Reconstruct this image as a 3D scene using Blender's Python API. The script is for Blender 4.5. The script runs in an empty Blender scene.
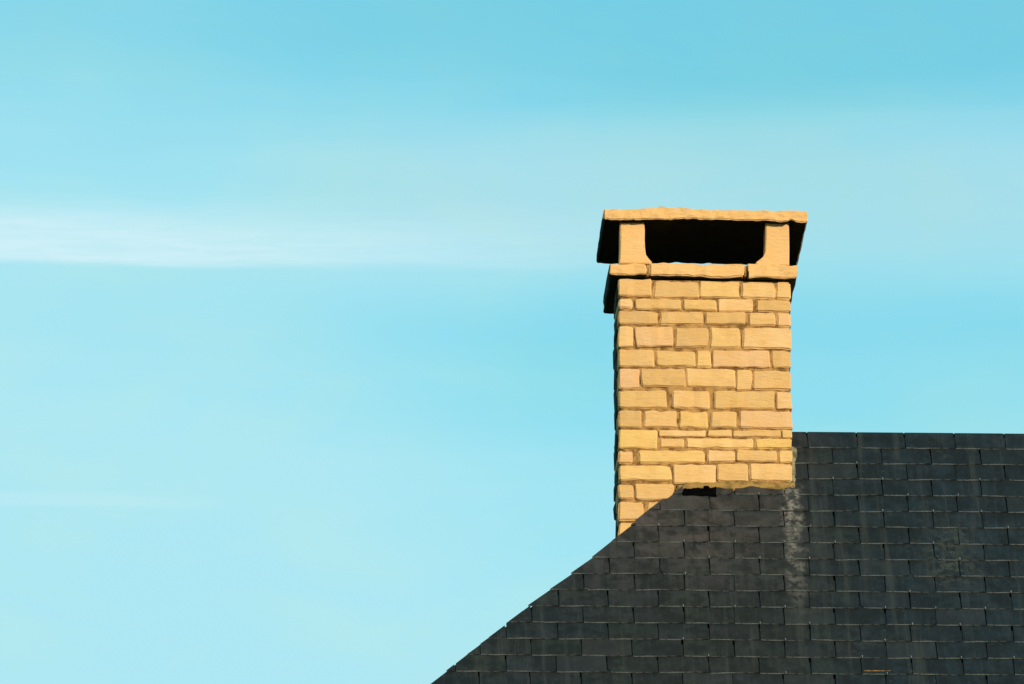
import bpy, math, random
from mathutils import Vector, noise
R = random.Random(7)
C = bpy.context.scene.collection
sc = bpy.context.scene

# ------------------------------------------------------------------ camera
F = 10000.0                                   # focal length in pixels: a long telephoto
TH, PSI = math.radians(14.3), math.radians(1.93)
CAM = Vector((0, 0, 1.6))
fw = Vector((math.sin(PSI)*math.cos(TH), math.cos(PSI)*math.cos(TH), math.sin(TH)))
rt = Vector((math.cos(PSI), -math.sin(PSI), 0))
up = rt.cross(fw)
cam = bpy.data.cameras.new('camera')
co = bpy.data.objects.new('camera', cam); C.objects.link(co)
co.location = CAM
co.rotation_euler = (math.pi/2 + TH, 0, -PSI)
cam.sensor_width = 36.0; cam.lens = 36.0*F/1024.0
cam.clip_start = 1; cam.clip_end = 20000
sc.camera = co

# ------------------------------------------------------------------ sun and sky
SUN_EL, SUN_AZ = math.radians(17), math.radians(180-27)     # azimuth clockwise from +Y
sdir = Vector((math.sin(SUN_AZ)*math.cos(SUN_EL), math.cos(SUN_AZ)*math.cos(SUN_EL), math.sin(SUN_EL)))
sl = bpy.data.lights.new('sun', 'SUN'); sl.energy = 4.6; sl.angle = math.radians(0.5); sl.color = (1, .87, .66)
so = bpy.data.objects.new('sun', sl); C.objects.link(so)
so.rotation_euler = (-sdir).to_track_quat('-Z', 'Y').to_euler()
so.location = (0, -5, 30)
sc.view_settings.view_transform = 'Standard'; sc.view_settings.look = 'None'
sc.view_settings.exposure = 0.0; sc.view_settings.gamma = 1.0

class NT:
    """tiny helper to write node trees"""
    def __init__(s, nt): s.nt = nt
    def n(s, typ, **kw):
        x = s.nt.nodes.new(typ)
        for k, v in kw.items(): setattr(x, k, v)
        return x
    def put(s, sock, v):
        if hasattr(v, 'is_output'): s.nt.links.new(v, sock)
        elif v is not None: sock.default_value = v
    def m(s, op, a, b=None, c=None, clamp=False):
        x = s.n('ShaderNodeMath', operation=op, use_clamp=clamp)
        for i, v in enumerate((a, b, c)): s.put(x.inputs[i], v)
        return x.outputs[0]
    def mix(s, f, a, b, mode='MIX'):
        x = s.n('ShaderNodeMix', data_type='RGBA', blend_type=mode)
        s.put(x.inputs[0], f)
        for i, v in ((6, a), (7, b)): s.put(x.inputs[i], v if hasattr(v, 'is_output') else (*v, 1))
        return x.outputs[2]
    def noise(s, vec, scale, detail=4, rough=.55, dist=0):
        x = s.n('ShaderNodeTexNoise'); s.put(x.inputs['Vector'], vec)
        x.inputs['Scale'].default_value = scale; x.inputs['Detail'].default_value = detail
        x.inputs['Roughness'].default_value = rough; x.inputs['Distortion'].default_value = dist
        return x.outputs['Fac']
    def ss(s, v, lo, hi, a=0.0, b=1.0):
        x = s.n('ShaderNodeMapRange', interpolation_type='SMOOTHSTEP'); s.put(x.inputs[0], v)
        for i, q in enumerate((lo, hi, a, b)): x.inputs[i+1].default_value = q
        return x.outputs[0]
    def comb(s, a, b, c=0.0):
        x = s.n('ShaderNodeCombineXYZ')
        for i, v in enumerate((a, b, c)): s.put(x.inputs[i], v)
        return x.outputs[0]

world = bpy.data.worlds.new('World'); sc.world = world; world.use_nodes = True
wt = world.node_tree; wt.nodes.clear(); W = NT(wt)
sky = W.n('ShaderNodeTexSky', sky_type='NISHITA'); sky.sun_disc = False
sky.sun_elevation = SUN_EL; sky.sun_rotation = SUN_AZ; sky.air_density = 1.0; sky.dust_density = .3; sky.ozone_density = 1.0
tc = W.n('ShaderNodeTexCoord'); sx = W.n('ShaderNodeSeparateXYZ'); wt.links.new(tc.outputs['Generated'], sx.inputs[0])
az = W.m('ARCTAN2', sx.outputs[0], sx.outputs[1])
el = W.m('ARCSINE', sx.outputs[2])
# azimuth and elevation in hundredths of a degree-like units (1e-4 rad)
hx = W.m('MULTIPLY_ADD', az, 9690.0, 512 - PSI*9690)
hy = W.m('MULTIPLY_ADD', el, -10000.0, 342 + TH*10000)
skyc = W.mix(1.0, sky.outputs[0], (.78, 1.66, 1.46), 'MULTIPLY')      # milky cyan air
vec = W.comb(W.m('MULTIPLY', hx, .0012), W.m('MULTIPLY', hy, .006))
n1 = W.noise(vec, 1.0, 4, .5, .4)
vec2 = W.comb(W.m('MULTIPLY', hx, .004), W.m('MULTIPLY', hy, .035))
n2 = W.noise(vec2, 1.0, 4, .55, .3)
vec3 = W.comb(W.m('MULTIPLY', hx, .0024), W.m('MULTIPLY', hy, .0024), 3.3)
n3 = W.noise(vec3, 1.0, 2, .5)
hyw = W.m('ADD', hy, W.m('MULTIPLY', W.m('SUBTRACT', n2, .5), 20.0))
# thin veil thickening towards the horizon
base = W.ss(hyw, -40, 700, .04, .98)
left = W.ss(hx, 760, -60, -.06, .36)
veil = W.m('ADD', base, W.m('MULTIPLY', left, W.ss(hy, -200, 160)))
def band(y0, y1, y2, y3, amp, fx=None):
    b = W.m('MULTIPLY', W.ss(hyw, y0, y1), W.ss(hyw, y2, y3, 1.0, 0.0))
    b = W.m('MULTIPLY', b, amp)
    return W.m('MULTIPLY', b, fx) if fx is not None else b
veil = W.m('ADD', veil, band(60, 190, 235, 330, .46, W.ss(hx, 60, 520, .30, 1.0)))
veil = W.m('SUBTRACT', veil, band(270, 350, 400, 500, .24, W.ss(hx, 180, 560)))
veil = W.m('ADD', veil, W.m('MULTIPLY', W.m('SUBTRACT', n1, .5), .6))
veil = W.m('ADD', veil, W.m('MULTIPLY', W.m('SUBTRACT', n3, .5), .35))
veil = W.m('ADD', veil, W.m('MULTIPLY', W.m('SUBTRACT', n2, .5), .07), clamp=True)
c1 = W.mix(veil, skyc, (4.35, 8.1, 8.8))
haze = band(90, 175, 215, 300, .55, W.m('MULTIPLY', W.ss(hx, 180, 480), W.m('MULTIPLY_ADD', n3, .8, .5)))
c1 = W.mix(haze, c1, (4.35, 7.3, 7.9))
# brighter ribbons of cirrus, a few degrees long
rib = W.m('ADD', band(190, 246, 260, 272, 1.05, W.ss(hx, 800, 0)), band(492, 502, 506, 512, .26, W.ss(hx, 260, 120)), clamp=True)
vec4 = W.comb(W.m('MULTIPLY', hx, .012), W.m('MULTIPLY', hy, .14), 1.7)
n4 = W.noise(vec4, 1.0, 5, .6, .5)
rib = W.m('MULTIPLY', rib, W.ss(hx, -2600, -300))
rib = W.m('MULTIPLY', rib, W.m('MULTIPLY_ADD', n4, 1.3, .22), clamp=True)
hue = W.noise(W.comb(W.m('MULTIPLY', hx, .0035), W.m('MULTIPLY', hy, .0075), 8.1), 1.0, 4, .6, .6)
c1 = W.mix(1.0, c1, W.mix(W.ss(hue, .36, .64), (.965, .99, 1.025), (1.035, 1.0, .98)), 'MULTIPLY')
c2 = W.mix(rib, c1, (6.2, 8.7, 9.4))
bg = W.n('ShaderNodeBackground'); wt.links.new(c2, bg.inputs[0]); bg.inputs[1].default_value = .1
wo = W.n('ShaderNodeOutputWorld'); wt.links.new(bg.outputs[0], wo.inputs[0])

# ------------------------------------------------------------------ helpers
def ray(px, py): return fw*F + rt*(px-512) - up*(py-342)
def onY(px, py, Y):
    d = ray(px, py); return CAM + d*((Y-CAM.y)/d.y)
def mesh(name, verts, faces, mat, smooth=False):
    me = bpy.data.meshes.new(name); me.from_pydata([tuple(v) for v in verts], [], faces); me.materials.append(mat)
    if smooth:
        for p in me.polygons: p.use_smooth = True
    me.update(); return me
def link(name, me, parent=None, loc=(0, 0, 0), kind=None):
    o = bpy.data.objects.new(name, me); C.objects.link(o); o.location = loc
    if parent: o.parent = parent
    if kind: o['kind'] = kind
    return o

def material(name, rough=.85):
    m = bpy.data.materials.new(name); m.use_nodes = True
    b = m.node_tree.nodes['Principled BSDF']; b.inputs['Roughness'].default_value = rough
    b.inputs['Specular IOR Level'].default_value = .3
    return m, NT(m.node_tree), b
def bump(N, b, h, strength, dist):
    x = N.n('ShaderNodeBump'); N.put(x.inputs['Height'], h)
    x.inputs['Strength'].default_value = strength; x.inputs['Distance'].default_value = dist
    N.nt.links.new(x.outputs[0], b.inputs['Normal'])

def stone_material(name, cols, dark, grain=1.0):
    m, N, b = material(name, .9)
    b.inputs['Specular IOR Level'].default_value = .15
    oi = N.n('ShaderNodeObjectInfo'); t = N.n('ShaderNodeTexCoord')
    off = N.n('ShaderNodeVectorMath', operation='ADD')
    N.put(off.inputs[0], t.outputs['Object'])
    N.put(off.inputs[1], N.comb(N.m('MULTIPLY', oi.outputs['Random'], 37.0), N.m('MULTIPLY', oi.outputs['Random'], 91.0)))
    v = off.outputs[0]
    ramp = N.n('ShaderNodeValToRGB'); ramp.color_ramp.interpolation = 'LINEAR'
    N.put(ramp.inputs[0], oi.outputs['Random'])
    e = ramp.color_ramp.elements; e[0].color = (*cols[0], 1); e[1].color = (*cols[-1], 1)
    for i, cc in enumerate(cols[1:-1]): e.new((i+1)/(len(cols)-1)).color = (*cc, 1)
    big = N.noise(v, 9.0, 3, .6)
    mapv = N.n('ShaderNodeMapping'); N.put(mapv.inputs[0], v); mapv.inputs['Scale'].default_value = (1, 1, 4.5)
    bed = N.noise(mapv.outputs[0], 16.0, 5, .65, .3)          # sedimentary bedding lines
    fine = N.noise(v, 160.0, 4, .7)
    c = N.mix(N.ss(big, .35, .7, 0, .55), ramp.outputs[0], (cols[0][0]*1.08, cols[0][1]*1.0, cols[0][2]*.78))
    c = N.mix(N.ss(bed, .54, .74, 0, .20), c, dark)
    c = N.mix(N.ss(fine, .55, .78, 0, .28), c, dark)
    c = N.mix(N.ss(N.noise(v, 26.0, 4, .6), .62, .74, 0, .35), c, (min(1, cols[-1][0]*1.15), cols[-1][1]*1.2, cols[-1][2]*1.5))
    N.nt.links.new(c, b.inputs['Base Color'])
    h = N.m('ADD', N.m('MULTIPLY', bed, 1.0), N.m('MULTIPLY', fine, .35))
    bump(N, b, h, .55*grain, .012)
    return m
M = {}
M['stone'] = stone_material('honey_limestone', [(.60, .35, .140), (.68, .40, .17), (.72, .445, .135), (.68, .39, .195), (.73, .44, .18), (.58, .34, .14), (.74, .455, .17), (.74, .45, .22), (.68, .41, .15)], (.44, .22, .075))
M['cap'] = stone_material('cap_limestone', [(.70, .40, .165), (.72, .41, .17), (.74, .43, .18)], (.40, .20, .07))
M['shaded'] = stone_material('shaded_limestone', [(.03, .036, .026), (.042, .044, .03), (.052, .05, .032)], (.018, .02, .014))  # dark copy of the limestone, shade painted in, for faces turned from the sun

def plain(name, col, col2, scale, rough=.9, bscale=60, bstr=.5, bdist=.01):
    m, N, b = material(name, rough)
    t = N.n('ShaderNodeTexCoord'); v = t.outputs['Object']
    c = N.mix(N.ss(N.noise(v, scale, 4, .6), .38, .66), col, col2)
    N.nt.links.new(c, b.inputs['Base Color']); b.inputs['Specular IOR Level'].default_value = .12
    bump(N, b, N.noise(v, bscale, 4, .65), bstr, bdist)
    return m
M['mortar'] = plain('lime_mortar', (.42, .225, .075), (.17, .08, .025), 26, bscale=120)
M['soot_shade'] = plain('soot_and_shade_black', (.006, .006, .006), (.012, .011, .009), 12)  # soot, and the painted shade on the cap's left end
M['fillet'] = plain('mossy_mortar', (.34, .19, .055), (.15, .095, .028), 18, bscale=90)
M['pale_fillet'] = plain('grey_mortar', (.26, .215, .13), (.08, .08, .055), 25, bscale=90)
M['gap_shade'] = plain('gap_shade_black', (.0015, .0015, .0018), (.003, .003, .003), 30, rough=.9)  # near-black paint standing for the dark of the open slate gap
M['gap_shade'].node_tree.nodes['Principled BSDF'].inputs['Specular IOR Level'].default_value = 0
M['deck'] = plain('roof_boards', (.012, .010, .009), (.02, .016, .012), 6)
M['render'] = plain('lime_render', (.46, .37, .24), (.38, .30, .20), 2)
M['grass'] = plain('meadow_grass', (.05, .075, .02), (.09, .09, .035), .4)
M['hook'] = plain('steel_hook', (.22, .22, .21), (.14, .14, .14), 40, rough=.45)
M['slate_edge'] = plain('split_slate_edge', (.22, .235, .23), (.03, .035, .035), 14, bscale=200)
M['rust'] = plain('rusty_iron', (.30, .15, .045), (.06, .04, .02), 40)

def slate_material():
    m, N, b = material('blue_black_slate', .55)
    b.inputs['Specular IOR Level'].default_value = .22
    oi = N.n('ShaderNodeObjectInfo'); t = N.n('ShaderNodeTexCoord'); g = N.n('ShaderNodeNewGeometry')
    rnd = oi.outputs['Random']
    off = N.n('ShaderNodeVectorMath', operation='ADD')
    N.put(off.inputs[0], t.outputs['Object']); N.put(off.inputs[1], N.comb(N.m('MULTIPLY', rnd, 53.0), N.m('MULTIPLY', rnd, 17.0)))
    v = off.outputs[0]
    ramp = N.n('ShaderNodeValToRGB'); N.put(ramp.inputs[0], rnd); e = ramp.color_ramp.elements
    cols = [(.0135, .0180, .0165), (.0180, .0205, .0230), (.0150, .0205, .0180), (.0200, .0200, .0195), (.0140, .0195, .0235), (.0190, .0235, .0195), (.0165, .0190, .0190)]
    e[0].color = (*cols[0], 1); e[1].color = (*cols[-1], 1)
    for i, cc in enumerate(cols[1:-1]): e.new((i+1)/6).color = (*cc, 1)
    P = N.n('ShaderNodeSeparateXYZ'); N.put(P.inputs[0], g.outputs['Position'])
    X, Z = P.outputs[0], P.outputs[2]
    pos = g.outputs['Position']
    # broad drift: greener in the middle, bluer to the right, browner round the chimney foot
    drift = N.noise(pos, 1.6, 3, .5)
    c = ramp.outputs[0]
    blue = N.m('MULTIPLY', N.ss(N.m('ADD', X, N.m('MULTIPLY', drift, .5)), XR1, XR2), .72)
    c = N.mix(blue, c, (.0085, .0185, .0265))
    brown = N.m('MULTIPLY', N.m('MULTIPLY', N.ss(X, XB1, XB2, 1, 0), N.ss(N.m('ADD', Z, N.m('MULTIPLY', drift, .25)), ZB1, ZB2)), .85)
    c = N.mix(brown, c, (.064, .053, .051))
    # grain, blotches and faint lichen, streaked down the slope
    mp = N.n('ShaderNodeMapping'); N.put(mp.inputs[0], v); mp.inputs['Scale'].default_value = (3.2, 1, 1)
    st = N.noise(mp.outputs[0], 14.0, 5, .65)
    c = N.mix(N.ss(st, .42, .68, 0, .55), c, (.026, .029, .028))
    c = N.mix(N.ss(N.noise(v, 11.0, 4, .6), .44, .62, 0, .7), c, (.0065, .0090, .0090))
    c = N.mix(N.ss(N.noise(pos, 5.0, 4, .7), .42, .64, 0, .6), c, (.0075, .0100, .0100))
    c = N.mix(N.ss(N.noise(v, 70.0, 3, .6), .66, .74, 0, .55), c, (.075, .082, .075))
    mz = N.n('ShaderNodeMapping'); N.put(mz.inputs[0], pos); mz.inputs['Scale'].default_value = (1, 1, .45)
    patch = N.m('MULTIPLY', N.ss(N.m('ABSOLUTE', N.m('SUBTRACT', X, XW)), .02, .16, 1, 0), N.ss(N.m('ABSOLUTE', N.m('SUBTRACT', Z, ZW)), .06, .30, 1, 0))
    worn = N.m('MULTIPLY', N.m('ADD', N.m('MULTIPLY', N.ss(N.noise(mz.outputs[0], 3.4, 2, .5), .56, .66), .22), patch), N.ss(N.noise(pos, 24.0, 5, .7, .6), .44, .62))
    c = N.mix(N.m('MULTIPLY', worn, .8, clamp=True), c, (.050, .056, .044))
    # rain streaks running down the slope, one set per column of slates
    mv = N.n('ShaderNodeMapping'); N.put(mv.inputs[0], pos); mv.inputs['Scale'].default_value = (1, .04, .04)
    run1 = N.noise(mv.outputs[0], 22.0, 4, .65)
    c = N.mix(N.ss(run1, .50, .68, 0, .55), c, (.034, .038, .035))
    c = N.mix(N.ss(run1, .48, .34, 0, .5), c, (.0075, .0105, .0105))
    odd = N.ss(N.m('FRACT', N.m('MULTIPLY', rnd, 61.7)), .80, .98, 0, .35)
    c = N.mix(odd, c, (.030, .033, .034))
    # lime run-off below the right corner of the chimney
    wob = N.m('MULTIPLY', N.m('SUBTRACT', N.noise(pos, 9.0, 4, .65), .5), .16)
    dx = N.m('ABSOLUTE', N.m('SUBTRACT', N.m('ADD', X, wob), XS))
    run = N.m('MULTIPLY', N.ss(dx, .01, .075, 1, 0), N.m('MULTIPLY', N.ss(Z, ZS1, ZS0), N.ss(Z, ZS0+.02, ZS0+.14, 1, 0)))
    run = N.m('MULTIPLY', run, N.ss(N.noise(mz.outputs[0], 26.0, 5, .7), .42, .60, .08, 1))
    c = N.mix(N.m('MULTIPLY', run, .9, clamp=True), c, (.20, .175, .15))
    N.nt.links.new(c, b.inputs['Base Color'])
    bump(N, b, N.m('ADD', N.m('MULTIPLY', st, .6), N.m('MULTIPLY', N.noise(v, 40.0, 5, .65), .5)), .6, .006)
    return m

# ------------------------------------------------------------------ key places
YF = 48.4                                        # the plane of the chimney's front face
S = ray(700, 350).length*(YF/ray(700, 350).y)/F  # metres per pixel there
RUN = .30
YR = YF + RUN
ZR = onY(860, 432.5, YR).z
ZF = onY(740, 488, YF).z
SL = math.atan((ZR-ZF)/RUN)
print('pitch', math.degrees(SL), 'px', S, 'ridge z', ZR)
O = Vector((0, YR, ZR)); UD = Vector((1, 0, 0)); VD = Vector((0, -math.cos(SL), -math.sin(SL))); ND = Vector((0, -math.sin(SL), math.cos(SL)))
def uv(px, py):
    d = ray(px, py); t = (O-CAM).dot(ND)/d.dot(ND); p = CAM + d*t - O
    return p.dot(UD), p.dot(VD)
XW = uv(952, 560)[0]; ZW = (O+VD*uv(952, 556)[1]).z
XR1, XR2 = uv(820, 560)[0], uv(960, 560)[0]
XB1, XB2 = uv(700, 520)[0], uv(840, 520)[0]
ZB1 = (O+VD*uv(700, 590)[1]).z; ZB2 = (O+VD*uv(700, 500)[1]).z
XS = uv(794, 540)[0]; ZS0 = (O+VD*uv(794, 500)[1]).z; ZS1 = (O+VD*uv(794, 640)[1]).z
M['slate'] = slate_material()

# ------------------------------------------------------------------ ground
g = 6000
v = []; f = []
nx = 24
for j in range(nx+1):
    for i in range(nx+1):
        x = (i/nx-.5)*2*g; y = (j/nx-.5)*2*g
        v.append((x, y, 0 if abs(x) < 600 and abs(y) < 600 else noise.noise((x*.001, y*.001, 0))*8-4))
for j in range(nx):
    for i in range(nx):
        a = j*(nx+1)+i; f.append((a, a+1, a+nx+2, a+nx+1))
gr = link('ground', mesh('ground', v, f, M['grass']), kind='structure')
gr['label'] = 'green meadow ground below the house'

# ------------------------------------------------------------------ house
house = bpy.data.objects.new('house', None); C.objects.link(house)
HX0 = uv(600, 560)[0]
HL = Vector((4.0, YR, 0)); house.location = HL
house['label'] = 'house with dark slate hipped roof and honey stone chimney'
house['category'] = 'house'
def hpart(name, me, loc=(0, 0, 0), kind=None, parent=None, plocal=None):
    """mesh given in world coordinates -> child of the house"""
    base = parent or house
    o = link(name, me, base, kind=kind)
    o.location = Vector(loc) - (HL if base is house else Vector(plocal or HL))
    return o

# --- hip line in roof coordinates
hip_px = [(757, 432.5), (680, 489.5), (673, 496), (658, 504.5), (642, 517), (628, 529.5), (614, 541.5), (600, 551.2), (590, 562.5), (566.5, 579),
          (545.3, 594.8), (526.8, 608.8), (504, 627), (487, 641), (462.7, 659.8), (434.5, 684)]
hip = [uv(*p) for p in hip_px]
ua, va = hip[-1]; ub, vb = hip[6]
HS = (ua-ub)/(va-vb)                    # du/dv further down
EAVE = 5.9
hip.append((ua + (EAVE+.3-va)*HS, EAVE+.3))
def hip_u(v):
    for (u0, v0), (u1, v1) in zip(hip, hip[1:]):
        if v <= v1: return u0 + (u1-u0)*(v-v0)/(v1-v0)
    return hip[-1][0]
UEND = 12.0
V0 = uv(800, 449.5)[1]; V1 = uv(800, 675.7)[1]; EX = (V1-V0)/14
print('exposure', EX, 'slate width', uv(860, 560)[0]-uv(810, 560)[0])

# roof sheet under the slates
def slab_poly(pts, n0, n1):
    """pts in roof (u,v); extruded between offsets n0 and n1"""
    k = len(pts); vs = []
    for h in (n1, n0):
        for (a, b) in pts: vs.append(O + UD*a + VD*b + ND*h)
    fs = [tuple(range(k)), tuple(range(2*k-1, k-1, -1))]
    for i in range(k): j = (i+1) % k; fs.append((i, i+k, j+k, j))
    return vs, fs
poly = [(hip_u(q)-.001, q) for q in [0.02, .3, .45, .6, .8, 1.0, 1.25, 1.5]] + [(hip_u(EAVE)-.001, EAVE), (UEND, EAVE), (UEND, .02)]
vs, fs = slab_poly(poly, -.07, -.010)
roof = hpart('roof', mesh('roof', vs, fs, M['deck']))

def clip(poly, a, b, c):
    """keep a*u+b*v+c >= 0"""
    out = []
    for i in range(len(poly)):
        p, q = poly[i], poly[(i+1) % len(poly)]
        dp, dq = a*p[0]+b*p[1]+c, a*q[0]+b*q[1]+c
        if dp >= 0: out.append(p)
        if dp*dq < 0:
            t = dp/(dp-dq); out.append((p[0]+(q[0]-p[0])*t, p[1]+(q[1]-p[1])*t))
    return out
T = .0065
def slate_geo(pts, vtop, vbot, seedn, o=None, ud=None, vd=None, nd=None, lift=1.0, org=(0, 0)):
    """slate of outline pts, tilted so that its tail lies over the course below"""
    o = o or Vector((0, 0, 0)); ud = ud or UD; vd = vd or VD; nd = nd or ND
    k = len(pts); vs = []
    L = vbot-vtop
    for side in (0, 1):
        for (a, b) in pts:
            h = (b-vtop)/L*T*2.3*lift + .001 + seedn - side*T*1.0
            vs.append(o + ud*(a-org[0]) + vd*(b-org[1]) + nd*h)
    fs = [tuple(range(k)), tuple(range(2*k-1, k-1, -1))]
    for i in range(k): j = (i+1) % k; fs.append((i, i+k, j+k, j))
    return vs, fs

def outline(u0, u1, vt, vbm, r, chip=True):
    """slate outline: straight sides, slightly ragged tail"""
    w = u1-u0
    pts = [(u0, vt), (u0+r.uniform(-.001, .001), vbm-r.uniform(.0, .003))]
    if chip and r.random() < .05: pts[-1] = (u0, vbm-r.uniform(.012, .028)); pts.append((u0+r.uniform(.01, .03), vbm-.002))
    for tt in (.06, .3, .55, .8, .95): pts.append((u0+w*tt, vbm+r.uniform(-.0028, .0022)))
    if chip and r.random() < .12: pts[-1] = (u1-r.uniform(.01, .03), vbm-.001); pts.append((u1, vbm-.02)); pts.append((u1, vt)); return pts
    pts += [(u1, vbm-r.uniform(.0, .003)), (u1, vt)]
    return pts

slates_shared = []
def edge(me):
    me.materials.append(M['slate_edge'])
    for p in me.polygons:
        if abs(p.normal.dot(ND)) < .5: p.material_index = 1
    return me
WU = uv(860, 560)[0]-uv(810, 560)[0]
GAP = .0072
# 14 shared whole slates, local origin at the middle of the tail
for i in range(14):
    r = random.Random(100+i)
    w = WU-GAP
    pts = outline(-w/2, w/2, -EX*1.8, 0, r)
    vs, fs = slate_geo(pts, -EX*1.8, 0, 0)
    slates_shared.append(edge(mesh('slate', vs, fs, M['slate'])))
def add_slate(me, pos, parent=None, jit=True):
    o = bpy.data.objects.new('slate', me); C.objects.link(o); o.parent = roof
    o.location = pos - HL
    if jit:
        o.rotation_euler = (R.uniform(-.008, .008), R.uniform(-.014, .014) + (R.uniform(-.02, .02) if R.random() < .08 else 0), R.uniform(-.006, .006))
    return o
stuff_v, stuff_f = [], []
def stuff_add(vs, fs):
    b0 = len(stuff_v); stuff_v.extend(vs); stuff_f.extend([tuple(i+b0 for i in q) for q in fs])
hooks_v, hooks_f = [], []
def hook(p):
    a, d = .0020, .011
    b0 = len(hooks_v)
    for (x, y, z) in ((-a, -d, 0), (a, -d, 0), (a, .004, 0), (-a, .004, 0), (-a, -d, .004), (a, -d, .004), (a, .004, .006), (-a, .004, .006)):
        hooks_v.append(p + UD*x + VD*y + ND*z)
    for q in ((4, 5, 6, 7), (0, 4, 7, 3), (1, 2, 6, 5), (3, 7, 6, 2), (0, 1, 5, 4)): hooks_f.append(tuple(i+b0 for i in q))

def mesh_at(vs, fs, pos, mat):
    return edge(mesh('slate', [q-pos for q in vs], fs, mat))

count = 0
NROW = int((EAVE-V0)/EX)+1
PXR = 1048
for k in range(-1, NROW):
    vb_ = V0 + (k+1)*EX - EX + EX*0        # tail of course k
    vb_ = V0 + k*EX
    if k == -1: continue
    vt_ = max(vb_ - EX*1.8, 0.0)
    ypx = 449.5 + 16.16*k - 8
    vis = k <= 15
    # joints: courses alternate by half a slate; the columns drift slightly as the slater laid them
    base_px = 610.0 if k % 2 == 0 else 635.0
    drift = -(594-(ypx))*.020 if ypx < 594 else 0
    if vis:
        uref = uv(base_px+4*50+drift, ypx)[0]
    else:
        uref = uv(base_px+4*50, 700)[0] + 0.0
    rr = random.Random(k*31+5)
    wob = rr.uniform(-.002, .002)
    cells = []
    iu = math.floor((hip_u(vb_)-.3-uref)/WU)
    joints = []
    u = uref + iu*WU
    while u < UEND:
        joints.append(u + rr.uniform(-.0045, .0045)); u += WU
    for a, b in zip(joints, joints[1:]):
        b = min(b, UEND)
        if b-a < .02 or b < min(hip_u(vb_), hip_u(vb_-EX)): continue
        um = (a+b)/2
        # pixel of slate centre, to know whether it shows
        pc = O + UD*um + VD*(vb_-EX/2) - CAM
        px = 512 + F*pc.dot(rt)/pc.dot(fw)
        inview = vis and px < PXR
        if k == 3 and 670 < px < 722: hole = True
        else: hole = False
        if px < 775 and vb_ < uv(740, 488)[1]: continue           # inside the chimney
        # hip clipping line through course top and tail
        h1 = (hip_u(max(vb_-EX, 0)), max(vb_-EX, 0)); h2 = (hip_u(vb_), vb_)
        du, dv = h2[0]-h1[0], h2[1]-h1[1]
        A, B = dv, -du
        jl = rr.uniform(-.006, .004)
        Cc = -(A*(h1[0]+jl)+B*h1[1])
        cuts = any(A*x+B*y+Cc < 0 for x in (a, b) for y in (vt_, vb_))
        if k == 0: cuts = cuts or True
        if inview:
            pos = O + UD*um + VD*vb_
            if not cuts and not hole:
                pos = pos + UD*0 + ND*rr.uniform(0, .0012) + VD*(rr.uniform(-.002, .002)+wob)
                add_slate(slates_shared[rr.randrange(14)], pos)
            else:
                lo, hi = (a+GAP/2), (b-GAP/2)
                if hole:
                    lo = max(lo, uv(716, 495)[0])
                    if hi-lo < .03: continue
                vt2 = max(vt_, .0) if k == 0 else vt_
                pts = outline(lo, hi, vt2, vb_, rr)
                pts = clip(pts, A, B, Cc)
                if len(pts) < 3: continue
                if max(p[0] for p in pts)-min(p[0] for p in pts) < .012: continue
                vs, fs = slate_geo(pts, vt_, vb_, rr.uniform(0, .001), o=O)
                o = add_slate(mesh_at(vs, fs, pos, M['slate']), pos, jit=False)
            count += 1
        else:
            pts = [(a+GAP/2, vt_), (a+GAP/2, vb_), (b-GAP/2, vb_+rr.uniform(-.002, .002)), (b-GAP/2, vt_)]
            if cuts: pts = clip(pts, A, B, Cc)
            if len(pts) < 3: continue
            vs, fs = slate_geo(pts, vt_, vb_, 0, o=O); stuff_add(vs, fs)
        if inview and k > 0 and rr.random() < .5 and hip_u(vb_) < um-.03 and px > 700 - 60*(k > 4)*1.0 and not hole:
            hook(O + UD*(um+rr.uniform(-.006, .006)) + VD*(vb_+.001) + ND*(T*2.3))
print('slates', count)

# rear slope, hip end: the same coursed slates, out of sight of the street
def fill(o, ud, vd, nd, lim, vmax, ex=None):
    k = 0; vb_ = EX
    while vb_ < vmax:
        l, r_ = lim(vb_)
        l0, r0 = lim(max(vb_-EX, 0))
        u = math.floor(l/WU)*WU + (k % 2)*WU/2 - WU
        while u < r_:
            vt_ = max(vb_-1.8*EX, .004)
            pts = [(u+.003, vt_), (u+.003, vb_), (u+WU-.003, vb_), (u+WU-.003, vt_)]
            pts = clip(pts, EX, -(l-l0), -(EX*l0-(l-l0)*(vb_-EX)))
            if len(pts) >= 3: pts = clip(pts, -EX, (r_-r0), (EX*r0-(r_-r0)*(vb_-EX)))
            if len(pts) >= 3:
                vs, fs = slate_geo(pts, vt_, vb_, 0, o=o, ud=ud, vd=vd, nd=nd); stuff_add(vs, fs)
            u += WU
        k += 1; vb_ += EX
VDr = Vector((0, math.cos(SL), -math.sin(SL))); NDr = Vector((0, math.sin(SL), math.cos(SL)))
fill(O+NDr*.003, Vector((-1, 0, 0)), VDr, NDr, lambda v: (-UEND, -hip_u(v)), EAVE)
AP = O + UD*hip[0][0]
E1 = O + UD*hip_u(EAVE) + VD*EAVE; E2 = Vector((E1.x, 2*YR-E1.y, E1.z))
mid = (E1+E2)/2; VH = (mid-AP); LH = VH.length; VH.normalize()
UH = Vector((0, -1, 0)); NH = VH.cross(UH); NH = NH if NH.z > 0 else -NH
fill(AP - NH*.012 , UH, VH, NH, lambda v: (-abs(E1.y-YR)*v/LH-.0, abs(E1.y-YR)*v/LH), LH)
rs = hpart('slate_courses', mesh('slate_courses', [Vector(q)-HL for q in stuff_v], stuff_f, M['slate']), kind='stuff', parent=roof, plocal=(0, 0, 0))
rs.location = (0, 0, 0)
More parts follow.
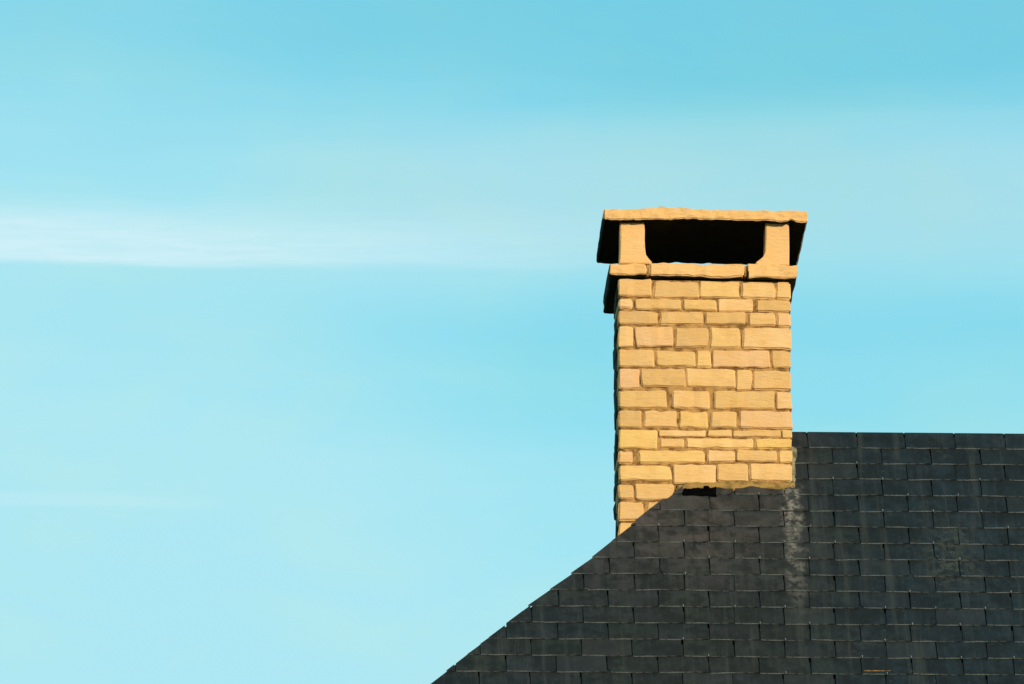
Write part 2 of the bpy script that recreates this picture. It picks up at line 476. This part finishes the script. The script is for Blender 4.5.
hk = hpart('slate_hooks', mesh('slate_hooks', [Vector(q)-HL for q in hooks_v], hooks_f, M['hook']), kind='stuff', parent=roof, plocal=(0, 0, 0)); hk.location = (0, 0, 0)
roof.location = (0, 0, 0)
for v_ in roof.data.vertices: v_.co = v_.co - HL
# rear and hip-end sheets
def sheet(name, pts, t=.04):
    nrm = (pts[1]-pts[0]).cross(pts[2]-pts[0]).normalized()
    if nrm.z < 0: nrm = -nrm
    k = len(pts); vs = [p-nrm*.03-HL for p in pts]+[p-nrm*(.03+t)-HL for p in pts]
    fs = [tuple(range(k)), tuple(range(2*k-1, k-1, -1))]+[(i, i+k, (i+1) % k+k, (i+1) % k) for i in range(k)]
    o = link(name, mesh(name, vs, fs, M['deck']), roof); return o
sheet('rear_boarding', [AP+VDr*.12, O+UD*UEND+VDr*.12, O+UD*UEND+VDr*EAVE, E2])
sheet('hip_boarding', [AP+VH*.15, E1+VH*.0+UH*-.15, E2+UH*.15])

# rusty iron strip peeping out under one slate near the bottom
k = 14
a0, b0_ = uv(864, 673)[0], uv(912, 673)[0]; vv = V0+13*EX+EX
vv = V0 + 13.0*EX + EX*0
vs, fs = [], []
for i in range(9):
    t = i/8; h = T*2.3+.0015+R.uniform(0, .001)
    for (dv, hh) in ((-.002, 0), (-.002, h), (.006, h), (.006, 0)):
        vs.append(O + UD*(a0+(b0_-a0)*t) + VD*(uv(888, 673)[1]*1.0+dv*(1-.5*t)-.0) + ND*(hh-.002))
for i in range(8):
    b = i*4
    for j in range(4): fs.append((b+j, b+(j+1) % 4, b+4+(j+1) % 4, b+4+j))
rp = (O+UD*a0+VD*uv(888, 673)[1])
o = link('rusty_strip', mesh('rusty_strip', [q-HL for q in vs], fs, M['rust']), roof)

# walls, gutter
zE = (O+VD*EAVE).z; yE = E1.y
def boxm(x0, x1, y0, y1, z0, z1, mat, name):
    vs = [Vector(q)-HL for q in ((x0, y0, z0), (x1, y0, z0), (x1, y1, z0), (x0, y1, z0), (x0, y0, z1), (x1, y0, z1), (x1, y1, z1), (x0, y1, z1))]
    return link(name, mesh(name, vs, [(0, 3, 2, 1), (4, 5, 6, 7), (0, 1, 5, 4), (1, 2, 6, 5), (2, 3, 7, 6), (3, 0, 4, 7)], mat), house)
wx0 = E1.x+.35; wx1 = UEND-.05
yw0, yw1 = yE+.35, 2*YR-yE-.35
boxm(wx0, wx1, yw0, yw0+.4, 0, zE+.2, M['render'], 'wall')
boxm(wx0, wx1, yw1-.4, yw1, 0, zE+.2, M['render'], 'wall')
boxm(wx0, wx0+.4, yw0+.4, yw1-.4, 0, zE+.2, M['render'], 'wall')
# gable wall at the far right end
vs = []
zg = lambda y: ZR - abs(y-YR)*math.tan(SL) - .15
for x in (wx1-.4, wx1):
    for (y, z) in ((yw0+.4, 0), (yw1-.4, 0), (yw1-.4, zg(yw1-.4)), (YR, ZR-.15), (yw0+.4, zg(yw0+.4))): vs.append(Vector((x, y, z))-HL)
link('wall', mesh('wall', vs, [(4, 3, 2, 1, 0), (5, 6, 7, 8, 9)]+[(i, (i+1) % 5, (i+1) % 5+5, i+5) for i in range(5)], M['render']), house)

# ------------------------------------------------------------------ chimney
chim = hpart('chimney', None) if False else None
xl = onY(618.3, 400, YF).x; xr = onY(792, 400, YF).x
DEP = .50
ztop = onY(700, 279.5, YF).z
zlow = onY(700, 600, YF).z
def zz(py): return onY(705, py, YF).z
def xx(px): return onY(px, 380, YF).x
CH = Vector(((xl+xr)/2, YF+DEP/2, zz(470)))
# mortar core (the part that carries the stones)
ins = .0125
def core():
    vs = []; fs = []
    nz, nx_, ny_ = 60, 28, 14
    x0, x1, y0, y1 = xl+ins, xr-ins, YF+ins*.8, YF+DEP-ins
    ring = [(x0+(x1-x0)*i/nx_, y0, 0, -1) for i in range(nx_)] + [(x1, y0+(y1-y0)*i/ny_, 1, 0) for i in range(ny_)] + \
           [(x1-(x1-x0)*i/nx_, y1, 0, 1) for i in range(nx_)] + [(x0, y1-(y1-y0)*i/ny_, -1, 0) for i in range(ny_)]
    n = len(ring)
    for j in range(nz+1):
        z = zlow + (ztop-.004-zlow)*j/nz
        for (x, y, nx1, ny1) in ring:
            d = (noise.noise((x*14, y*14, z*14))*.005 + noise.noise((x*50, y*50, z*50))*.003)
            vs.append(Vector((x+nx1*d, y+ny1*d, z)))
    for j in range(nz):
        for i in range(n):
            a = j*n+i; b = j*n+(i+1) % n; fs.append((a, b, b+n, a+n))
    fs.append(tuple(range(nz*n, nz*n+n)))
    return vs, fs
vs, fs = core()
chim = link('chimney', mesh('chimney', [q-CH for q in vs], fs, M['mortar'], smooth=True), house, loc=CH-HL)
chim['label'] = 'honey-coloured stone chimney with a heavy flat cap slab on short piers'

def block(name, x0, x1, y0, y1, z0, z1, mat, bev=.006, jit=.004, rough=.0025, bulge=.003, seg=(1, 1, 1), skew=None, seed=0, sag=None, parent=None, smooth=True):
    """irregular dressed stone: a box with worn arrises and uneven faces"""
    r = random.Random(seed*7919+13)
    def ax(a, b, n):
        L = b-a; bv = min(bev, L*.22)
        return [a, a+bv] + [a+bv+(L-2*bv)*i/n for i in range(1, n)] + [b-bv, b]
    X, Y, Z = ax(x0, x1, seg[0]), ax(y0, y1, seg[1]), ax(z0, z1, seg[2])
    cj = {(i, j, k): Vector((r.uniform(-jit, jit), 0, r.uniform(-jit, jit)*.6)) for i in (0, 1) for j in (0, 1) for k in (0, 1)}
    rq = r.uniform(.4, .68)
    idx = {}; vs = []; fs = []
    c = Vector(((x0+x1)/2, (y0+y1)/2, (z0+z1)/2))
    def V(i, j, k):
        if (i, j, k) in idx: return idx[(i, j, k)]
        x, y, z = X[i], Y[j], Z[k]
        e = (i in (0, len(X)-1)) + (j in (0, len(Y)-1)) + (k in (0, len(Z)-1))
        p = Vector((x, y, z))
        if e >= 2:
            q = rq if e == 2 else rq*1.5
            bx = min(bev, (x1-x0)*.22); by = min(bev, (y1-y0)*.22); bz = min(bev, (z1-z0)*.22)
            if i == 0: p.x += bx*q
            if i == len(X)-1: p.x -= bx*q
            if j == 0: p.y += by*q
            if j == len(Y)-1: p.y -= by*q
            if k == 0: p.z += bz*q
            if k == len(Z)-1: p.z -= bz*q
        a, b, g_ = (x-x0)/(x1-x0), (y-y0)/(y1-y0), (z-z0)/(z1-z0)
        d = Vector()
        for (ii, jj, kk), w in cj.items():
            d += w*((a if ii else 1-a)*(b if jj else 1-b)*(g_ if kk else 1-g_))
        p += d
        if j == 0: p.y -= bulge*(4*a*(1-a))*(4*g_*(1-g_))
        nz_ = Vector((noise.noise(p*23+Vector((seed, 0, 0))), noise.noise(p*23+Vector((0, seed+9, 0))), noise.noise(p*23+Vector((0, 5, seed)))))
        n2_ = Vector((noise.noise(p*70+Vector((seed, 3, 0))), 0, noise.noise(p*70+Vector((4, 5, seed)))))
        p += nz_*rough + n2_*rough*.5
        if sag: p = sag(p, a, b, g_)
        idx[(i, j, k)] = len(vs); vs.append(p); return idx[(i, j, k)]
    nX, nY, nZ = len(X)-1, len(Y)-1, len(Z)-1
    for i in range(nX):
        for k_ in range(nZ):
            fs.append((V(i, 0, k_), V(i+1, 0, k_), V(i+1, 0, k_+1), V(i, 0, k_+1)))
            fs.append((V(i, nY, k_), V(i, nY, k_+1), V(i+1, nY, k_+1), V(i+1, nY, k_)))
    for j in range(nY):
        for k_ in range(nZ):
            fs.append((V(0, j, k_), V(0, j, k_+1), V(0, j+1, k_+1), V(0, j+1, k_)))
            fs.append((V(nX, j, k_), V(nX, j+1, k_), V(nX, j+1, k_+1), V(nX, j, k_+1)))
    for i in range(nX):
        for j in range(nY):
            fs.append((V(i, j, 0), V(i, j+1, 0), V(i+1, j+1, 0), V(i+1, j, 0)))
            fs.append((V(i, j, nZ), V(i+1, j, nZ), V(i+1, j+1, nZ), V(i, j+1, nZ)))
    me = mesh(name, [q-c for q in vs], fs, mat, smooth=smooth)
    o = bpy.data.objects.new(name, me); C.objects.link(o); o.parent = parent or chim; o.location = c-CH
    return o

# courses read off the photograph: (top, bottom, [(left, right[, top, bottom]) ...]) in hundredths of the face
courses = [
 (280.3, 296.6, [(618, 652), (653.8, 698.6, 281, 298), (700.2, 739, 281.5, 297.5), (741.5, 775, 282, 298), (776.5, 792, 282, 298)]),
 (299.6, 309.8, [(618, 632.6, 300, 309), (636, 681.6), (684, 716.4, 300, 310), (718, 753.5, 299.5, 311), (756.3, 792, 300, 311)]),
 (311.8, 325, [(618, 658.2, 312, 325), (660.5, 704), (705.8, 746.5, 312, 324), (749.6, 775.7, 312.5, 325.5), (777.5, 792, 313, 325.5)]),
 (327.6, 346.8, [(618, 633.2), (635, 673.3), (675.4, 708, 328, 347), (709.8, 740.2, 328, 347.5), (743, 792, 328, 348.2)]),
 (350, 367.2, [(618, 653.8), (656.8, 695.3, 351, 366.5), (697, 711, 350.5, 367), (713, 770, 350.3, 366.8), (772, 792, 350.5, 367)]),
 (369.5, 388.6, [(618, 639), (641, 684.6, 369.5, 386.6), (686.4, 735.2, 369, 387.2), (737, 751.5, 369.8, 390), (753.2, 792, 370, 389.2)]),
 (391, 408.7, [(618, 666.6), (671.4, 709.4), (714.2, 774.4, 390.8, 408.5), (776.8, 792, 391.5, 408.5)]),
 (411, 427.4, [(618, 641), (643.2, 677), (678.8, 708.5, 411.5, 428), (710.8, 736.4, 411, 427.8), (740, 792, 410.6, 427.6)]),
 (430.4, 449, [(618, 657.4), (659.6, 705.3, 430.8, 436.5), (707.2, 731, 430, 436), (733.2, 780, 429.8, 436), (782, 792, 429.8, 436.8),
               (659.6, 684, 438.3, 448), (685.8, 753, 438, 448.6), (755, 792, 438.4, 448)]),
 (451.4, 463, [(618, 633.3), (637.6, 704, 451, 463.3), (707.4, 734.4, 450.2, 462), (736.4, 775.6, 449.8, 461.2), (778, 792, 449.8, 461.5)]),
 (465.6, 480.4, [(618, 671), (673, 714.6, 465.3, 484), (717, 747.3, 464, 481), (749.8, 792, 463.4, 481)]),
 (485.5, 499, [(618, 632.6), (635.4, 673, 484.5, 500), (675, 715, 487, 500)]),
 (502.4, 521.4, [(618, 643.5), (646, 690)]),
 (524, 541, [(618, 660), (662, 700)]),
 (543.5, 559, [(618, 640), (642, 690)]),
 (561.5, 578, [(618, 655), (657, 690)]),
]
sd = 0
for ci, (t, b, row) in enumerate(courses):
    corner = R.choice([.14, .20, .27, .33]) if ci % 2 else R.choice([.10, .13, .16])
    cornr = .30-corner*.5
    full = max(q[1] for q in row) > 780
    for s in row:
        x0, x1 = xx(s[0]), xx(s[1]); tt, bb = (s[2], s[3]) if len(s) > 2 else (t, b)
        dep = .10
        proud = R.uniform(-.002, .004)
        if s[0] == 618: dep = corner; x0 = xl + R.uniform(-.001, .004)
        if s[1] == 792: dep = cornr; x1 = xr - R.uniform(-.001, .004)
        sd += 1
        sx_ = max(1, int((x1-x0)/.035)); x0 -= .0012*(s[0] != 618); x1 += .0012*(s[1] != 792)
        thin = (bb-tt) < 8
        block('stone', x0, x1, YF-proud, YF+dep, zz(bb)-.0014, zz(tt)+.0014, M['stone'], smooth=False, bev=R.uniform(.006, .0105) if not thin else .005, jit=.0042 if not thin else .002,
              rough=.0050, bulge=.0012, seg=(sx_, 1, 1 if thin else 2), seed=sd)
    # left flank, away from the sun: its shade is put into the stone colour
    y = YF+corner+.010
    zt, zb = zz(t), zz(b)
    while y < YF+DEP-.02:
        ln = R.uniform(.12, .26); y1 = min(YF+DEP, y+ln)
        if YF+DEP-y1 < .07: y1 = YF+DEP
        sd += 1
        block('stone', xl+R.uniform(-.004, .003), xl+.09, y, y1, zb, zt, M['shaded'], jit=.003, seg=(1, 1, 1), seed=sd)
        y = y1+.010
    # right flank and rear, down to where the roof hides them
    if b < 500:
        y = YF+cornr+.010
        while y < YF+DEP-.02:
            ln = R.uniform(.12, .26); y1 = min(YF+DEP, y+ln)
            if YF+DEP-y1 < .07: y1 = YF+DEP
            sd += 1
            block('stone', xr-.09, xr+R.uniform(-.002, .003), y, y1, zb, zt, M['stone'], jit=.003, seed=sd)
            y = y1+.010
    if b < 520:
        x = xl+.10
        while x < xr-.12:
            x1 = min(xr-.10, x+R.uniform(.13, .26))
            if xr-.10-x1 < .08: x1 = xr-.10
            sd += 1
            block('stone', x, x1, YF+DEP-.08, YF+DEP+.004, zb, zt, M['stone'], jit=.003, seed=sd)
            x = x1+.010

# --- corbel course under the opening
YS = YF-.032; YSB = YS+.78
ky = (YS/YF)
def P(px, py, Y=YS): return onY(px, py, Y)
sa = P(609.4, 262.4); sb = P(646, 276)
def slabp(x0, x1, t, b, y0, y1, seed, **kw):
    a = P(x0, t); c = P(x1, b)
    return block('corbel_slab', a.x, c.x, y0, y1, c.z, a.z, M['cap'], bev=.007, jit=.004, rough=.007, bulge=.002, smooth=False, seg=(max(2, int((x1-x0)/6)), 5, 2), seed=seed, **kw)
def tip(p, a, b, g_):
    if a > .9: p.x += .004*(1-abs(2*g_-1)) * 1.5 - .004
    p.z += .003*math.sin(a*5)
    return p
slabp(609.4, 646.6, 262.8, 274.6, YS, YSB, 301)
slabp(649.0, 744.6, 263.2, 276.4, YS+.003, YS+.15, 302, sag=lambda p, a, b, g_: p+Vector((0, 0, .004*math.sin(a*math.pi*2+.4))))
slabp(747.0, 797.4, 264.4, 278.2, YS-.003, YSB, 303, sag=tip)
slabp(649.0, 744.6, 263.4, 276.6, YSB-.15, YSB, 304)
for (jx, jt, jb) in ((647.8, 264.2, 275), (745.8, 265.2, 276)):
    a_, b_ = P(jx-1.6, jt, YS), P(jx+1.6, jb, YS)
    block('mortar_joint', a_.x, b_.x, YS+.012, YSB-.02, b_.z, a_.z, M['mortar'], bev=.002, jit=.001, seed=int(jx))
# flue lining between them
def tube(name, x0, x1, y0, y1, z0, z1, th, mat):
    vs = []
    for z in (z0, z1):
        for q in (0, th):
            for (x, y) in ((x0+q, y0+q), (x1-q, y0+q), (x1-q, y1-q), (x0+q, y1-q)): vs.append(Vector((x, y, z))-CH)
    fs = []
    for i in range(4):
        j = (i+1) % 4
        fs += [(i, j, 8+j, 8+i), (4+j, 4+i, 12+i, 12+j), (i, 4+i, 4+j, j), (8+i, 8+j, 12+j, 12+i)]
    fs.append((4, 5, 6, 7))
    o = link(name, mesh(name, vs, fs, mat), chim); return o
tube('flue_lining', P(652, 270).x, P(742, 270).x, YS+.155, YSB-.155, zz(300), P(700, 266).z, .02, M['soot_shade'])

# --- piers holding the cap
def pier(pts, y0, y1, mat, seed, py=YF):
    """outline in face coordinates, extruded back"""
    r = random.Random(seed)
    out = [onY(px, q, py) for (px, q) in pts]; n = len(out)
    cx = sum(p.x for p in out)/n; cz = sum(p.z for p in out)/n
    c = Vector((cx, (y0+y1)/2, cz)); vs = []
    for (y, sc_) in ((y0+.006, 1.0), (y0, .86), (y1-.006, 1), (y1, .9)):
        for p in out:
            if sc_ < 1:
                dx, dz = p.x-cx, p.z-cz
                q = Vector((cx+dx-math.copysign(min(abs(dx), .006), dx), y, cz+dz-math.copysign(min(abs(dz), .005), dz)))
            else: q = Vector((p.x, y, p.z))
            q += Vector((r.uniform(-1, 1), r.uniform(-1, 1), r.uniform(-1, 1)))*.0012
            vs.append(q-c)
    fs = [tuple(range(n, 2*n))[::-1], tuple(range(3*n, 4*n))]
    for i in range(n):
        j = (i+1) % n
        fs += [(n+i, n+j, j, i), (i, j, 2*n+j, 2*n+i), (2*n+i, 2*n+j, 3*n+j, 3*n+i)]
    o = bpy.data.objects.new('pier', mesh('pier', vs, fs, mat)); C.objects.link(o); o.parent = chim; o.location = c-CH
    return o
lp = [(620, 222.5), (620, 234), (619.8, 246), (619.6, 258), (619, 263.5), (634, 264), (650, 264), (652, 262.2), (648.8, 258.5), (646, 254.5), (645.2, 248), (644.6, 240), (644.6, 230), (644.2, 222.5), (632, 222.5)]
rp_ = [(789, 223), (789, 236), (789.2, 250), (789, 265), (775, 266), (757, 266), (755.5, 263.2), (759, 260.5), (762.6, 257.5), (764.5, 252), (765, 246), (765.3, 238), (765.4, 230), (765.6, 223), (777, 223)]
pier(lp, YF-.006, YF+.15, M['cap'], 1)
pier(rp_[::-1], YF-.004, YF+.15, M['cap'], 2)
# rear piers, blackened by smoke
pier([(624, 222.5), (624, 264), (644, 264), (644, 222.5)], YF+.50, YF+.64, M['soot_shade'], 3)
pier([(766, 222.5), (766, 265), (786, 265), (786, 222.5)], YF+.50, YF+.64, M['soot_shade'], 4)

# --- cap: a heavy slab, limestone edge, sooty underneath
YC = YF-.052; CD = .88
a = onY(603.8, 208.9, YC); c = onY(807.6, 221.4, YC)
def capsag(p, a_, b_, g_):
    w = noise.noise((p.x*9, 3.1, 0))*.007 + noise.noise((p.x*25, 7.1, 0))*.004 + noise.noise((p.x*60, 2.1, 0))*.0025 + (.008 if abs(a_-.925) < .012 else 0)
    if g_ < .3: p.z += w + (.006*math.exp(-((a_-.45)/.22)**2)) - .006*max(0, a_-.75)*4 + .002
    else:
        p.z += .008*math.exp(-((a_-.33)/.14)**4) + noise.noise((p.x*12, p.y*5, 5))*.0022 - .004*max(0, a_-.9)*10*.4
    if b_ < .2: p.y += noise.noise((p.x*18, p.z*30, 1))*.005 + noise.noise((p.x*50, p.z*70, 1))*.003
    return p
cap = block('cap_slab', a.x, c.x, YC, YC+CD, c.z, a.z, M['cap'], bev=.006, jit=.002, rough=.0035, bulge=.002, seg=(64, 12, 3), seed=77, sag=capsag, smooth=False)
me = cap.data; me.materials.append(M['soot_shade'])
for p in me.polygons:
    if (p.normal.z < -.55 and p.center.y > -CD/2+.02) or p.normal.x < -.6: p.material_index = 1  # left end is blacked too, its shade put into the colour
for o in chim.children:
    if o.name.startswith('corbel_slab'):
        o.data.materials.append(M['shaded'])
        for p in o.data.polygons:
            if (p.normal.z < -.6 and p.center.y+o.location.y+CH.y > YS+.02) or p.normal.x < -.6: p.material_index = 1  # undersides and left ends take the dark copy as painted shade

rings = []
for i in range(17):
    t = i/16; hgt = .017*math.sin(math.pi*t)**.6*(1+.3*math.sin(t*19)); X_ = onY(636+64*t, 209, YC).x; zt_ = onY(660, 209.5, YC).z
    rings.append([Vector((X_, YC+.006, zt_-.004)), Vector((X_, YC+.014, zt_+hgt*.7)), Vector((X_, YC+.06, zt_+hgt*1.5)), Vector((X_, YC+.16, zt_+hgt)), Vector((X_, YC+.22, zt_-.005))])
wedge_later = rings
# --- mortar flaunching where the shaft meets the roof
def wedge(name, pts, mat, amp=.003, parent=None):
    """pts: list of rings of world points; skinned along"""
    n = len(pts[0]); vs = []; fs = []
    for ring in pts:
        for p in ring:
            d = Vector((noise.noise(p*31), noise.noise(p*31+Vector((7, 0, 0))), noise.noise(p*31+Vector((0, 9, 0)))))*amp
            vs.append(p+d-CH)
    for i in range(len(pts)-1):
        for j in range(n):
            q = (j+1) % n; fs.append((i*n+j, i*n+q, (i+1)*n+q, (i+1)*n+j))
    fs.append(tuple(range(n))[::-1]); fs.append(tuple(range((len(pts)-1)*n, len(pts)*n)))
    o = link(name, mesh(name, vs, fs, mat, smooth=True), parent or chim); return o
wedge('mortar_bed', wedge_later, M['cap'], amp=.003)
def rp3(u, v, h): return O + UD*u + VD*v + ND*h
rings = []
vF = uv(740, 488)[1]
for i in range(41):
    t = i/40; px = 677+(794-677)*t
    top = 481.5 + .8*math.sin(t*9) + (3.5 if px < 684 else 0)
    bot = 490.2 + 1.0*math.sin(t*13+1) + .8*math.sin(t*31) + (0 if px > 720 or px < 684 else -.6)
    th = .024 + .006*math.sin(t*17)
    x = xx(px)
    zt_ = zz(top); zb_ = zz(bot)
    rings.append([Vector((x, YF+.02, zt_)), Vector((x, YF-.002, zt_)), Vector((x, YF-th*.65, (zt_*.45+zb_*.55))), Vector((x, YF-th, zb_+.003)), Vector((x, YF-th*.8, zb_-.004)), Vector((x, YF+.02, zb_-.012))])
wedge('mortar_fillet', rings, M['fillet'])
rings = []
for i in range(16):
    t = i/15
    v_ = uv(795, 450)[1]*(1-t) + (vF+.012)*t
    w = .034*(1-t)+.010*t + .003*math.sin(t*11)
    h = .030*(1-t)+.012*t
    rings.append([rp3(xr-.03, v_, -.01), rp3(xr-.012, v_, h), rp3(xr+w*.45, v_, h*.35+.012), rp3(xr+w, v_, .014), rp3(xr+w, v_, -.01)])
wedge('mortar_fillet', rings, M['pale_fillet'], amp=.004)
# crumpled black sheet, added as the shade in the gap of the missing slate
rings = []
for i in range(13):
    t = i/12; px = 682+(716-682)*t
    u_, v0_ = uv(px, 491.5-3.2*min(1, t*2)); _, v1_ = uv(px, 498.3-(1.5*(1-t)))
    rings.append([rp3(u_, v0_, -.02), rp3(u_, v0_, .014+.003*math.sin(i*1.7)), rp3(u_, (v0_+v1_)/2, .003*math.sin(i*2.3)+.012), rp3(u_, v1_+.003*math.sin(i*1.3), .011), rp3(u_, v1_, -.02)])
wedge('gap_shade_sheet', rings, M['gap_shade'], amp=.002)
